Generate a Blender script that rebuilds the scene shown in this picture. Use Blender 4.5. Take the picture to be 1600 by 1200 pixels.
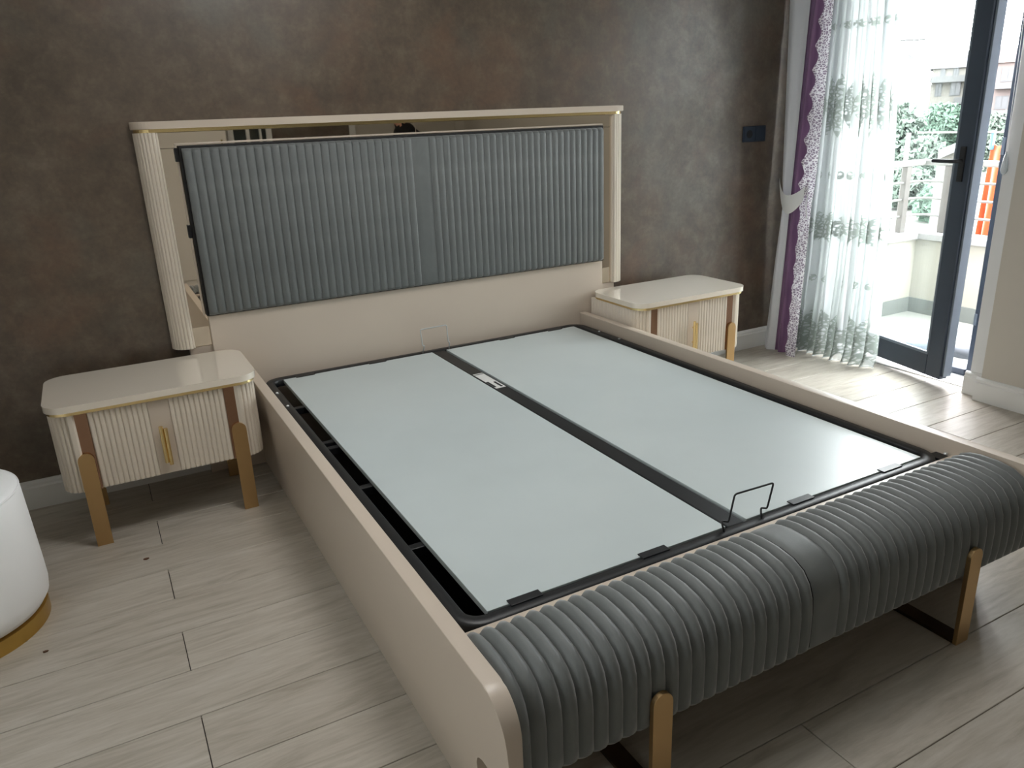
import bpy, bmesh, math, random
from mathutils import Vector, Matrix
random.seed(7)
for o in list(bpy.data.objects): bpy.data.objects.remove(o, do_unlink=True)
S = bpy.context.scene
COL = S.collection
PI = math.pi

# ------------------------------------------------------------------ camera
cam_d = bpy.data.cameras.new('camera'); cam = bpy.data.objects.new('camera', cam_d); COL.objects.link(cam)
cam.location = (-1.30536, -3.31491, 1.37288)
cam.rotation_euler = (math.radians(71.0715), math.radians(2.2423), math.radians(-28.6006))
cam_d.sensor_fit = 'HORIZONTAL'; cam_d.sensor_width = 36; cam_d.lens = 1206.99/1600*36
cam_d.clip_start = 0.05; cam_d.clip_end = 500
S.camera = cam
# ------------------------------------------------------------------ sky (even overcast)
SKY = 25.0
w = bpy.data.worlds.new('overcast_sky'); S.world = w; w.use_nodes = True
nt = w.node_tree; bg = nt.nodes['Background']
bg.inputs['Color'].default_value = (0.97, 0.97, 1.0, 1); bg.inputs['Strength'].default_value = SKY
# portals only guide the sky sampling through the door and the added side window
def portal(name, loc, rot, sx, sy):
    l = bpy.data.lights.new(name, 'AREA'); l.shape = 'RECTANGLE'; l.size = sx; l.size_y = sy
    l.cycles.is_portal = True
    o = bpy.data.objects.new(name, l); COL.objects.link(o); o.location = loc; o.rotation_euler = rot
portal('balcony_door_portal', (2.70, -0.65, 1.15), (0, PI/2, 0), 2.3, 1.15)
portal('added_window_portal', (-2.86, -2.20, 1.55), (0, -PI/2, 0), 1.4, 0.30)
S.view_settings.view_transform = 'Standard'; S.view_settings.look = 'None'
S.view_settings.gamma = 1.0; S.view_settings.use_curve_mapping = False
S.view_settings.exposure = 0.25

# ------------------------------------------------------------------ materials
def lin(c):
    c = c/255.0
    return c/12.92 if c <= 0.04045 else ((c+0.055)/1.055)**2.4
def rgb(r, g, b): return (lin(r), lin(g), lin(b), 1)
MATS = {}
def mat(name, col, rough=0.5, metal=0.0, coat=0.0, spec=0.5, sheen=0.0):
    m = bpy.data.materials.new(name); m.use_nodes = True
    b = m.node_tree.nodes['Principled BSDF']
    b.inputs['Base Color'].default_value = col; b.inputs['Roughness'].default_value = rough
    b.inputs['Metallic'].default_value = metal; b.inputs['Specular IOR Level'].default_value = spec
    b.inputs['Coat Weight'].default_value = coat; b.inputs['Coat Roughness'].default_value = 0.05
    b.inputs['Sheen Weight'].default_value = sheen
    MATS[name] = m
    return m
def N(m, kind, **kw):
    n = m.node_tree.nodes.new(kind)
    for k, v in kw.items():
        if hasattr(n, k): setattr(n, k, v)
        else: n.inputs[k].default_value = v
    return n
def L(m, a, b): m.node_tree.links.new(a, b)
def P(m): return m.node_tree.nodes['Principled BSDF']
def ramp(m, fac, stops):
    r = N(m, 'ShaderNodeValToRGB')
    e = r.color_ramp.elements
    while len(e) < len(stops): e.new(0.5)
    for i, (p, c) in enumerate(stops): e[i].position = p; e[i].color = c
    L(m, fac, r.inputs['Fac']); return r.outputs['Color']
def coords(m, scale=(1, 1, 1), kind='Object'):
    t = N(m, 'ShaderNodeTexCoord'); mp = N(m, 'ShaderNodeMapping'); mp.inputs['Scale'].default_value = scale
    L(m, t.outputs[kind], mp.inputs['Vector']); return mp.outputs['Vector']
def noise(m, vec, scale, detail=4, rough=0.55, dist=0.0):
    n = N(m, 'ShaderNodeTexNoise'); n.inputs['Scale'].default_value = scale; n.inputs['Detail'].default_value = detail
    n.inputs['Roughness'].default_value = rough; n.inputs['Distortion'].default_value = dist
    L(m, vec, n.inputs['Vector']); return n.outputs['Fac']
def mix(m, fac, a, b, mode='MIX'):
    x = N(m, 'ShaderNodeMix', data_type='RGBA', blend_type=mode)
    for v, i in ((fac, 0), (a, 6), (b, 7)):
        if hasattr(v, 'default_value') or hasattr(v, 'is_linked'): L(m, v, x.inputs[i])
        else: x.inputs[i].default_value = v
    return x.outputs[2]
def bump(m, h, strength=0.2, dist=0.005):
    b = N(m, 'ShaderNodeBump'); b.inputs['Strength'].default_value = strength; b.inputs['Distance'].default_value = dist
    L(m, h, b.inputs['Height']); L(m, b.outputs['Normal'], P(m).inputs['Normal'])

cream = mat('cream_lacquer', rgb(203, 192, 180), 0.36, coat=0.05)
v = coords(cream); L(cream, ramp(cream, noise(cream, v, 1.5, 2), [(0.3, rgb(202, 188, 173)), (0.7, rgb(207, 194, 178))]), P(cream).inputs['Base Color'])
flute = mat('cream_fluted_lacquer', rgb(222, 212, 197), 0.38)
topc = mat('nightstand_top_lacquer', rgb(238, 229, 214), 0.10, coat=1.0, spec=0.8)
gold = mat('polished_gold', rgb(240, 216, 160), 0.26, 1.0)
brass = mat('brushed_brass', rgb(196, 164, 118), 0.40, 1.0)
v = coords(brass, (3, 3, 160)); bump(brass, noise(brass, v, 4, 2), 0.12, 0.001)
bronze = mat('bronze_mirror_inlay', rgb(166, 132, 110), 0.25, 1.0)
dark_bronze = mat('dark_bronze_bar', rgb(92, 76, 62), 0.35, 1.0)
mirror = mat('bronze_tinted_mirror', rgb(222, 211, 196), 0.015, 1.0)
velvet = mat('grey_velvet', rgb(106, 110, 110), 0.55, sheen=0.6, spec=0.5)
v = coords(velvet); f1 = noise(velvet, v, 9, 3, 0.6, 0.6); f2 = noise(velvet, v, 700, 2)
L(velvet, ramp(velvet, f1, [(0.25, rgb(98, 102, 102)), (0.75, rgb(112, 116, 115))]), P(velvet).inputs['Base Color'])
P(velvet).inputs['Sheen Roughness'].default_value = 0.35
bump(velvet, f2, 0.25, 0.0008)
dark_side = mat('black_cushion_backing', rgb(28, 28, 28), 0.7)
black = mat('black_powder_coated_steel', rgb(22, 24, 27), 0.42, spec=0.5)
v = coords(black); bump(black, noise(black, v, 300, 2), 0.1, 0.0005)
board = mat('white_melamine', rgb(206, 212, 212), 0.33, coat=0.1)
v = coords(board); L(board, ramp(board, noise(board, v, 1.6, 4), [(0.3, rgb(193, 203, 204)), (0.7, rgb(203, 213, 214))]), P(board).inputs['Base Color'])
steel = mat('bare_steel_wire', rgb(205, 208, 208), 0.3, 0.4)
paper = mat('white_paper_sticker', rgb(225, 225, 222), 0.6)
ink = mat('black_ink', rgb(25, 25, 28), 0.6)
white_paint = mat('white_gloss_paint', rgb(226, 227, 226), 0.35)
casing_m = mat('white_reveal_paint', rgb(222, 224, 226), 0.6)
plaster = mat('beige_plaster', rgb(196, 191, 182), 0.8)
v = coords(plaster); bump(plaster, noise(plaster, v, 120, 3), 0.08, 0.001)
ceil_m = mat('white_ceiling_paint', rgb(232, 231, 228), 0.85)
beige = mat('pale_beige_laminate', rgb(238, 233, 224), 0.45)
alu = mat('anthracite_aluminium', rgb(58, 68, 82), 0.42, 0.0)
alu2 = mat('grey_rebate_aluminium', rgb(112, 122, 134), 0.45)
socket_m = mat('anthracite_socket_plastic', rgb(40, 52, 68), 0.3)
hole_m = mat('socket_well_black', rgb(12, 14, 18), 0.5)
pouf_m = mat('white_velvet', rgb(250, 251, 252), 0.7, sheen=0.4)
pouf_gold = mat('gold_pouf_base', rgb(205, 170, 95), 0.28, 1.0)
marble = mat('white_marble_sill', rgb(226, 226, 224), 0.18)
v = coords(marble); L(marble, ramp(marble, noise(marble, v, 6, 6, 0.6, 1.5), [(0.35, rgb(210, 211, 211)), (0.6, rgb(232, 232, 230))]), P(marble).inputs['Base Color'])
tile_m = mat('pale_balcony_tile', rgb(130, 132, 127), 0.4)
skirt_m = mat('grey_balcony_skirting_tile', rgb(102, 107, 104), 0.45)
render_m = mat('cream_outdoor_render', rgb(150, 148, 139), 0.85)
coping_m = mat('white_stone_coping', rgb(128, 128, 127), 0.5)
rail_m = mat('grey_painted_railing', rgb(74, 71, 68), 0.5)
rail_l = mat('pale_metal_handrail', rgb(100, 100, 97), 0.4)
towel_m = mat('orange_towel', rgb(150, 62, 14), 0.9, sheen=0.4)
peg_m = mat('pale_blue_plastic', rgb(60, 100, 118), 0.4)
grey_curtain = mat('silver_grey_curtain', rgb(206, 210, 217), 0.75, sheen=0.3)
purple = mat('purple_satin', rgb(118, 84, 124), 0.42, sheen=0.3)
v = coords(purple, (1, 1, 0.12)); L(purple, ramp(purple, noise(purple, v, 30, 3), [(0.3, rgb(100, 68, 108)), (0.7, rgb(134, 98, 136))]), P(purple).inputs['Base Color'])
tie_m = mat('white_satin_tieback', rgb(228, 232, 234), 0.4)
slip1 = mat('grey_blue_slipper', rgb(110, 120, 128), 0.8)
slip2 = mat('slate_slipper', rgb(98, 102, 108), 0.8)
skin_m = mat('skin', rgb(190, 140, 115), 0.55)
hair_m = mat('dark_hair', rgb(28, 22, 20), 0.6)
shirt_m = mat('black_cotton', rgb(18, 18, 20), 0.85)
jean_m = mat('dark_denim', rgb(40, 46, 60), 0.85)
glassdark = mat('smoked_glass', rgb(55, 62, 62), 0.06, spec=0.8)
cable_m = mat('black_cable', rgb(14, 14, 14), 0.5)

# mottled brown wallpaper
wp = mat('mottled_brown_wallpaper', rgb(88, 74, 59), 0.42, spec=1.0)
v = coords(wp)
n1 = noise(wp, v, 2.6, 6, 0.62, 0.3); n2 = noise(wp, v, 11, 6, 0.66, 0.2); n3 = noise(wp, v, 60, 4, 0.6)
vs = N(wp, 'ShaderNodeVectorMath', operation='ADD'); vs.inputs[1].default_value = (13.1, 4.2, 7.7); L(wp, v, vs.inputs[0])
n4 = noise(wp, vs.outputs[0], 3.4, 5, 0.6, 0.3); n5 = noise(wp, vs.outputs[0], 1.9, 5, 0.6, 0.2)
c1 = ramp(wp, n1, [(0.32, rgb(66, 54, 42)), (0.5, rgb(90, 76, 61)), (0.68, rgb(110, 97, 82))])
c2 = ramp(wp, n2, [(0.34, rgb(60, 48, 37)), (0.5, rgb(90, 76, 61)), (0.68, rgb(120, 108, 94))])
c3 = mix(wp, 0.5, c1, c2)
c3 = mix(wp, ramp(wp, n4, [(0.52, (0, 0, 0, 1)), (0.72, (0.55, 0.55, 0.55, 1))]), c3, rgb(108, 78, 57))
c3 = mix(wp, ramp(wp, n5, [(0.52, (0, 0, 0, 1)), (0.74, (0.6, 0.6, 0.6, 1))]), c3, rgb(100, 101, 92))
c4 = ramp(wp, n3, [(0.3, (0.74, 0.72, 0.70, 1)), (0.7, (1.12, 1.12, 1.12, 1))])
L(wp, mix(wp, 0.7, c3, c4, 'MULTIPLY'), P(wp).inputs['Base Color']); bump(wp, n3, 0.12, 0.001)
L(wp, ramp(wp, n2, [(0.35, (0.46,)*3+(1,)), (0.65, (0.36,)*3+(1,))]), P(wp).inputs['Roughness'])

# laminate planks: per-object shift of grain
pl = mat('pale_ash_laminate', rgb(190, 184, 174), 0.30, spec=0.35)
oi = N(pl, 'ShaderNodeObjectInfo'); t = N(pl, 'ShaderNodeTexCoord')
mul = N(pl, 'ShaderNodeVectorMath', operation='MULTIPLY_ADD')
L(pl, t.outputs['Object'], mul.inputs[0]); mul.inputs[1].default_value = (1.3, 11, 1)
sc = N(pl, 'ShaderNodeVectorMath', operation='SCALE'); sc.inputs[0].default_value = (37, 53, 11)
L(pl, oi.outputs['Random'], sc.inputs['Scale']); L(pl, sc.outputs[0], mul.inputs[2])
g1 = noise(pl, mul.outputs[0], 2.2, 7, 0.62, 0.9); g2 = noise(pl, mul.outputs[0], 9, 4, 0.6, 0.4)
ca = ramp(pl, g1, [(0.28, rgb(164, 156, 144)), (0.5, rgb(186, 179, 168)), (0.75, rgb(198, 192, 183))])
cb = ramp(pl, g2, [(0.3, (0.88, 0.87, 0.85, 1)), (0.65, (1.04, 1.04, 1.04, 1))])
cc = mix(pl, 0.8, ca, cb, 'MULTIPLY')
cd = ramp(pl, oi.outputs['Random'], [(0, (0.95, 0.945, 0.935, 1)), (1, (1.03, 1.03, 1.03, 1))])
L(pl, mix(pl, 1.0, cc, cd, 'MULTIPLY'), P(pl).inputs['Base Color'])
L(pl, ramp(pl, g2, [(0.3, (0.42,)*3+(1,)), (0.7, (0.33,)*3+(1,))]), P(pl).inputs['Roughness'])
bump(pl, g2, 0.06, 0.001)

# window glass: thin clear pane
glass = bpy.data.materials.new('clear_window_glass'); glass.use_nodes = True
g = glass.node_tree; g.nodes.clear()
out = g.nodes.new('ShaderNodeOutputMaterial'); mx = g.nodes.new('ShaderNodeMixShader')
tr = g.nodes.new('ShaderNodeBsdfTransparent'); tr.inputs[0].default_value = (0.93, 0.96, 0.95, 1)
gl = g.nodes.new('ShaderNodeBsdfGlossy'); gl.inputs['Roughness'].default_value = 0.01
mx.inputs[0].default_value = 0.06
g.links.new(tr.outputs[0], mx.inputs[1]); g.links.new(gl.outputs[0], mx.inputs[2])
g.links.new(mx.outputs[0], out.inputs[0])

def cloth(name, col, base_alpha, trans=0.6):
    """semi-transparent fabric; returns material and the factor socket of the opacity"""
    m = bpy.data.materials.new(name); m.use_nodes = True; t = m.node_tree; t.nodes.clear()
    out = t.nodes.new('ShaderNodeOutputMaterial'); mx = t.nodes.new('ShaderNodeMixShader')
    tr = t.nodes.new('ShaderNodeBsdfTransparent')
    df = t.nodes.new('ShaderNodeBsdfDiffuse'); tl = t.nodes.new('ShaderNodeBsdfTranslucent'); m2 = t.nodes.new('ShaderNodeMixShader')
    df.inputs[0].default_value = col; tl.inputs[0].default_value = col; m2.inputs[0].default_value = trans
    t.links.new(df.outputs[0], m2.inputs[1]); t.links.new(tl.outputs[0], m2.inputs[2])
    t.links.new(tr.outputs[0], mx.inputs[1]); t.links.new(m2.outputs[0], mx.inputs[2]); t.links.new(mx.outputs[0], out.inputs[0])
    mx.inputs[0].default_value = base_alpha
    return m, mx.inputs[0], (df, tl)
tulle, tfac, tcol = cloth('white_embroidered_tulle', rgb(176, 181, 180), 0.6, 0.62)
# embroidery: opacity and colour follow bands by height and motifs across the cloth (uv in metres)
uvn = N(tulle, 'ShaderNodeTexCoord'); sep = N(tulle, 'ShaderNodeSeparateXYZ'); L(tulle, uvn.outputs['UV'], sep.inputs[0])
def mth(m, op, a, b=None, c=None):
    n = N(m, 'ShaderNodeMath', operation=op)
    for i, q in enumerate((a, b, c)):
        if q is None: continue
        if isinstance(q, (int, float)): n.inputs[i].default_value = q
        else: L(m, q, n.inputs[i])
    return n.outputs[0]
U, V = sep.outputs[0], sep.outputs[1]
def band(z, h, soft=0.25):
    d = mth(tulle, 'ABSOLUTE', mth(tulle, 'SUBTRACT', V, z))
    return mth(tulle, 'SUBTRACT', 1.0, mth(tulle, 'SMOOTH_MIN', 1.0, mth(tulle, 'DIVIDE', d, h), soft))
def motif(period, z, rad, asp=1.0):
    fu = mth(tulle, 'SUBTRACT', mth(tulle, 'FRACT', mth(tulle, 'DIVIDE', U, period)), 0.5)
    du = mth(tulle, 'MULTIPLY', fu, period); dv = mth(tulle, 'MULTIPLY', mth(tulle, 'SUBTRACT', V, z), asp)
    r = mth(tulle, 'SQRT', mth(tulle, 'ADD', mth(tulle, 'MULTIPLY', du, du), mth(tulle, 'MULTIPLY', dv, dv)))
    return mth(tulle, 'LESS_THAN', r, rad)
vo = N(tulle, 'ShaderNodeTexVoronoi', feature='DISTANCE_TO_EDGE'); vo.inputs['Scale'].default_value = 55
L(tulle, uvn.outputs['UV'], vo.inputs['Vector'])
lace_net = mth(tulle, 'LESS_THAN', vo.outputs['Distance'], 0.16)
diam = lambda period, z, hu, hv: mth(tulle, 'LESS_THAN', mth(tulle, 'ADD',
    mth(tulle, 'DIVIDE', mth(tulle, 'ABSOLUTE', mth(tulle, 'SUBTRACT', mth(tulle, 'FRACT', mth(tulle, 'DIVIDE', U, period)), 0.5)), hu),
    mth(tulle, 'DIVIDE', mth(tulle, 'ABSOLUTE', mth(tulle, 'SUBTRACT', V, z)), hv)), 1.0)
em = None
for q in (mth(tulle, 'MULTIPLY', motif(0.075, 1.76, 0.020), lace_net), mth(tulle, 'MULTIPLY', diam(0.10, 1.37, 0.62, 0.16), lace_net), mth(tulle, 'MULTIPLY', motif(0.09, 1.02, 0.013, 0.6), lace_net),
          mth(tulle, 'MULTIPLY', diam(0.10, 0.74, 0.7, 0.085), lace_net), mth(tulle, 'MULTIPLY', motif(0.10, 0.45, 0.014, 0.7), lace_net),
          mth(tulle, 'MULTIPLY', diam(0.12, 0.12, 0.8, 0.17), lace_net)):
    em = q if em is None else mth(tulle, 'MAXIMUM', em, q)
L(tulle, mth(tulle, 'MULTIPLY_ADD', em, 0.36, 0.56), tfac)
ec = mix(tulle, em, rgb(206, 211, 209), rgb(138, 145, 139))
for n in tcol: L(tulle, ec, n.inputs[0])
lace_m, lfac, lcol = cloth('white_lace', rgb(232, 232, 230), 0.9, 0.35)
lv = N(lace_m, 'ShaderNodeTexVoronoi', feature='DISTANCE_TO_EDGE'); lv.inputs['Scale'].default_value = 85
lt = N(lace_m, 'ShaderNodeTexCoord'); L(lace_m, lt.outputs['UV'], lv.inputs['Vector'])
lf = mth(lace_m, 'LESS_THAN', lv.outputs['Distance'], 0.10)
for n in lcol: L(lace_m, mix(lace_m, lf, rgb(150, 138, 154), rgb(236, 234, 238)), n.inputs[0])

# ------------------------------------------------------------------ mesh helpers
def obj(name, bm, m, parent=None, smooth=False, loc=None):
    me = bpy.data.meshes.new(name)
    bmesh.ops.recalc_face_normals(bm, faces=bm.faces[:])
    bm.to_mesh(me); bm.free()
    if smooth:
        for p in me.polygons: p.use_smooth = True
    if m is not None: me.materials.append(m)
    o = bpy.data.objects.new(name, me); COL.objects.link(o)
    if parent is not None: o.parent = parent
    if loc is not None: o.location = loc
    return o
def sharp(o, ang=35):
    me = o.data
    for p in me.polygons: p.use_smooth = True
    me.set_sharp_from_angle(angle=math.radians(ang)); return o
def empty(name, loc=(0, 0, 0), rz=0):
    o = bpy.data.objects.new(name, None); COL.objects.link(o); o.location = loc; o.rotation_euler = (0, 0, rz)
    o.empty_display_size = 0.1; return o
def tag(o, label=None, cat=None, group=None, kind=None):
    if label: o['label'] = label
    if cat: o['category'] = cat
    if group: o['group'] = group
    if kind: o['kind'] = kind
    return o
def struct(o, label=None):
    o['kind'] = 'structure'
    if label: o['label'] = label
    return o
def box(bm, x0, x1, y0, y1, z0, z1, bev=0.0, seg=2):
    t = bmesh.new()
    bmesh.ops.create_cube(t, size=1)
    for v_ in t.verts: v_.co = Vector(((x0+x1)/2+v_.co.x*(x1-x0), (y0+y1)/2+v_.co.y*(y1-y0), (z0+z1)/2+v_.co.z*(z1-z0)))
    if bev: bmesh.ops.bevel(t, geom=t.edges[:], offset=bev, segments=seg, profile=0.5, affect='EDGES')
    me = bpy.data.meshes.new('t'); t.to_mesh(me); t.free(); bm.from_mesh(me); bpy.data.meshes.remove(me)
    return bm
def B(*a, **k): return box(bmesh.new(), *a, **k)
def prism(pts, axis, a0, a1, bev=0.0, seg=2, bm=None):
    """closed 2-D outline extruded along axis; outline axes: x->(y,z)  y->(x,z)  z->(x,y)"""
    t = bmesh.new()
    def mk(p, a): return {'x': (a, p[0], p[1]), 'y': (p[0], a, p[1]), 'z': (p[0], p[1], a)}[axis]
    va = [t.verts.new(mk(p, a0)) for p in pts]; vb = [t.verts.new(mk(p, a1)) for p in pts]
    n = len(pts)
    fa = t.faces.new(va); fb = t.faces.new(vb[::-1])
    for i in range(n): t.faces.new((va[i], va[(i+1) % n], vb[(i+1) % n], vb[i]))
    if bev:
        es = list(fa.edges)+list(fb.edges)
        bmesh.ops.bevel(t, geom=es, offset=bev, segments=seg, profile=0.5, affect='EDGES')
    if bm is None: return t
    me = bpy.data.meshes.new('t'); t.to_mesh(me); t.free(); bm.from_mesh(me); bpy.data.meshes.remove(me); return bm
def rrect(x0, x1, y0, y1, r, seg=8, corners=(1, 1, 1, 1)):
    """rounded rectangle outline, ccw; corners order: (x1,y0),(x1,y1),(x0,y1),(x0,y0)"""
    P_ = []
    for (cx, cy, a0, on) in ((x1-r, y0+r, -90, corners[0]), (x1-r, y1-r, 0, corners[1]), (x0+r, y1-r, 90, corners[2]), (x0+r, y0+r, 180, corners[3])):
        if on:
            for k in range(seg+1):
                a = math.radians(a0+90*k/seg); P_.append((cx+r*math.cos(a), cy+r*math.sin(a)))
        else:
            a = math.radians(a0+45); P_.append((cx+r*math.copysign(1, math.cos(a)), cy+r*math.copysign(1, math.sin(a))))
    return P_
def lathe(prof, n=64, bm=None, c=(0, 0)):
    bm = bm or bmesh.new()
    rings = [[bm.verts.new((c[0]+r*math.cos(2*PI*k/n), c[1]+r*math.sin(2*PI*k/n), z)) for k in range(n)] for r, z in prof]
    for a, b in zip(rings, rings[1:]):
        for k in range(n): bm.faces.new((a[k], a[(k+1) % n], b[(k+1) % n], b[k]))
    bm.faces.new(rings[0][::-1]); bm.faces.new(rings[-1]); return bm
def tube(pts, r, n=8, bm=None, closed=False):
    bm = bm or bmesh.new(); pts = [Vector(p) for p in pts]; rings = []; prev = None
    m_ = len(pts)
    for i, p in enumerate(pts):
        if closed: d = (pts[(i+1) % m_]-pts[i-1])
        else: d = (pts[min(i+1, m_-1)]-pts[max(i-1, 0)])
        d.normalize()
        if prev is None: u = d.orthogonal().normalized()
        else: u = (prev-d*prev.dot(d)).normalized()
        prev = u; v_ = d.cross(u)
        rr = r[i] if isinstance(r, (list, tuple)) else r
        rings.append([bm.verts.new(p+(u*math.cos(2*PI*k/n)+v_*math.sin(2*PI*k/n))*rr) for k in range(n)])
    for i in range(m_ if closed else m_-1):
        a, b = rings[i], rings[(i+1) % m_]
        for k in range(n): bm.faces.new((a[k], a[(k+1) % n], b[(k+1) % n], b[k]))
    if not closed: bm.faces.new(rings[0][::-1]); bm.faces.new(rings[-1])
    return bm
def fillet(pts, r, seg=4):
    pts = [Vector(p) for p in pts]; out = [pts[0]]
    for a, b, c in zip(pts, pts[1:], pts[2:]):
        d1 = (a-b); d2 = (c-b); rr = min(r, d1.length*0.45, d2.length*0.45)
        p, q = b+d1.normalized()*rr, b+d2.normalized()*rr
        for k in range(seg+1):
            s = k/seg; out.append((1-s)**2*p+2*s*(1-s)*b+s*s*q)
    out.append(pts[-1]); return out
def flutes(path, z0, z1, pitch, h, back, bm=None, per=5):
    """ribbed panel: plan path (outward normal on the right-hand side of travel), half-round ribs"""
    bm = bm or bmesh.new()
    P_ = [Vector((p[0], p[1])) for p in path]
    seg = [(b-a).length for a, b in zip(P_, P_[1:])]; tot = sum(seg)
    nr = max(1, round(tot/pitch)); ns = nr*per
    def at(s):
        for a, b, l in zip(P_, P_[1:], seg):
            if s <= l+1e-9: return a.lerp(b, s/l), (b-a).normalized()
            s -= l
        return P_[-1], (P_[-1]-P_[-2]).normalized()
    fr_, bk = [], []
    for i in range(ns+1):
        p, d = at(min(tot*i/ns, tot-1e-7))
        p2, d2 = at(min(tot*i/ns+tot/ns, tot-1e-7)); d = (d+d2).normalized() if (d+d2).length > 0 else d
        nrm = Vector((d.y, -d.x)); t_ = (i % per)/per
        o_ = h*math.sqrt(max(0, 1-(2*t_-1)**2)) if (i % per) else 0
        fr_.append(p+nrm*o_); bk.append(p-nrm*back)
    vs = []
    for z in (z0, z1):
        vs.append(([bm.verts.new((q.x, q.y, z)) for q in fr_], [bm.verts.new((q.x, q.y, z)) for q in bk]))
    (f0, b0), (f1_, b1) = vs
    for i in range(ns):
        bm.faces.new((f0[i], f0[i+1], f1_[i+1], f1_[i])); bm.faces.new((b0[i+1], b0[i], b1[i], b1[i+1]))
        bm.faces.new((f1_[i], f1_[i+1], b1[i+1], b1[i])); bm.faces.new((f0[i+1], f0[i], b0[i], b0[i+1]))
    bm.faces.new((f0[0], f1_[0], b1[0], b0[0])); bm.faces.new((f0[-1], b0[-1], b1[-1], f1_[-1]))
    return bm
def arc(cx, cy, r, a0, a1, n=8): return [(cx+r*math.cos(math.radians(a0+(a1-a0)*k/n)), cy+r*math.sin(math.radians(a0+(a1-a0)*k/n))) for k in range(n+1)]

# ================================================================== SETTING
XL, XR, YF, ZC = -2.70, 2.31, -4.70, 2.62
floor = struct(obj('floor', B(XL-0.2, 2.72, YF-0.2, 0.2, -0.12, -0.009), ink))
ROW = 0.194; PLEN = 1.235
for k in range(-7, 20):
    y1 = -1.168-ROW*k; y0 = y1-ROW
    if y1 <= YF or y0 >= 0: continue
    off = -1.290 if k % 2 == 0 else -0.672+0.03*math.sin(k*2.3)
    x = off-PLEN*3
    while x < 2.42:
        a, b = max(x, XL), min(x+PLEN, 2.42); ya, yb = max(y0, YF), min(y1, 0.0)
        if b-a > 0.02 and yb-ya > 0.01:
            cx, cy = (a+b)/2, (ya+yb)/2; e = 0.0011
            obj('plank', B((a-b)/2+e, (b-a)/2-e, (ya-yb)/2+e, (yb-ya)/2-e, -0.01, 0.0, bev=0.0012, seg=1), pl, floor, loc=(cx, cy, 0))
        x += PLEN
struct(obj('wall_back', B(XL-0.2, 2.72, 0.0, 0.2, 0, ZC), wp), 'mottled brown wallpapered wall behind the bed')
# window wall: right of the door, reveal step, above, and a stub beside the corner
bm = B(XR, 2.72, YF-0.2, -1.285, 0, ZC)
struct(obj('wall_right', bm, plaster), 'beige wall beside the balcony door')
bm = B(2.36, 2.72, -1.285, -1.20, 0, ZC); box(bm, 2.36, 2.72, -1.20, -0.30, 2.32, ZC); box(bm, 2.36, 2.72, -0.30, 0.0, 0, ZC)
struct(obj('trim_1', bm, casing_m), 'white reveal around the balcony door')
WY0, WY1 = -2.35, -2.05
bm = B(XL-0.2, XL, YF-0.2, WY0, 0, ZC); box(bm, XL-0.2, XL, WY1, 0.0, 0, ZC)
box(bm, XL-0.2, XL, WY0, WY1, 0, 0.85); box(bm, XL-0.2, XL, WY0, WY1, 2.25, ZC)
struct(obj('wall_left', bm, plaster))
bm = B(XL-0.2, 0.36, YF-0.2, YF, 0, ZC); box(bm, 1.18, 2.72, YF-0.2, YF, 0, ZC)
struct(obj('wall_front', bm, plaster))
struct(obj('wall_front_papered', B(0.36, 1.18, YF-0.2, YF, 0, ZC), wp))
struct(obj('ceiling', B(XL-0.2, 2.72, YF-0.2, 0.2, ZC, ZC+0.15), ceil_m))
# baseboards with a stepped top
def base_prof(t): return [(0, 0), (t, 0), (t, 0.088), (t*0.72, 0.094), (t*0.72, 0.104), (t*0.35, 0.112), (0, 0.114)]
struct(obj('baseboard_back', prism([(-p[0], p[1]) for p in base_prof(0.018)], 'x', XL, XR), white_paint))
struct(obj('baseboard_right', prism([(XR-p[0], p[1]) for p in base_prof(0.018)], 'y', YF, -1.285+0.018), white_paint))
struct(obj('baseboard_reveal', prism([(2.36-p[0], p[1]) for p in base_prof(0.018)], 'y', -1.285, -1.182), white_paint))
struct(obj('baseboard_left', prism([(XL+p[0], p[1]) for p in base_prof(0.018)], 'y', YF, 0), white_paint))
# unseen side window, added left of the frame as fill light
win = struct(empty('added_window', (XL, (WY0+WY1)/2, 0.85))); hw_ = (WY1-WY0)/2
bm = bmesh.new()
for a in ((-0.17, -0.11, -hw_, hw_, 0, 0.06), (-0.17, -0.11, -hw_, hw_, 1.34, 1.40), (-0.17, -0.11, -hw_, -hw_+0.06, 0.06, 1.34), (-0.17, -0.11, hw_-0.06, hw_, 0.06, 1.34)):
    box(bm, *a, bev=0.004)
obj('added_window_frame', bm, white_paint, win); obj('pane', B(-0.145, -0.139, -hw_+0.06, hw_-0.06, 0.06, 1.34), glass, win)
obj('added_window_sill', B(-0.2, 0.04, -hw_-0.02, hw_+0.02, -0.03, 0.0, bev=0.005), marble, win)

# ------------------------------------------------------------------ balcony door
thr = struct(obj('trim_2', B(2.42, 2.72, -1.20, -0.30, -0.02, 0.006, bev=0.003), marble), 'white marble threshold of the balcony door')
door = struct(empty('door_1', (2.62, -0.65, 0)))
D = Vector((2.62, -0.65, 0))
def dbox(x0, x1, y0, y1, z0, z1, bev=0.004): return B(x0-D.x, x1-D.x, y0-D.y, y1-D.y, z0, z1, bev=bev)
obj('door_frame_jamb', dbox(2.585, 2.66, -1.20, -1.045, 0.006, 2.32), alu, door)
obj('door_frame_jamb', dbox(2.585, 2.66, -0.36, -0.30, 0.006, 2.32), alu, door)
obj('door_frame_head', dbox(2.585, 2.66, -1.045, -0.36, 2.22, 2.32), alu, door)
obj('door_frame_sill', dbox(2.575, 2.68, -1.045, -0.36, 0.006, 0.040), alu, door)
obj('strike_plate', dbox(2.580, 2.588, -1.062, -1.047, 0.28, 0.34, 0.001), alu2, door)
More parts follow.
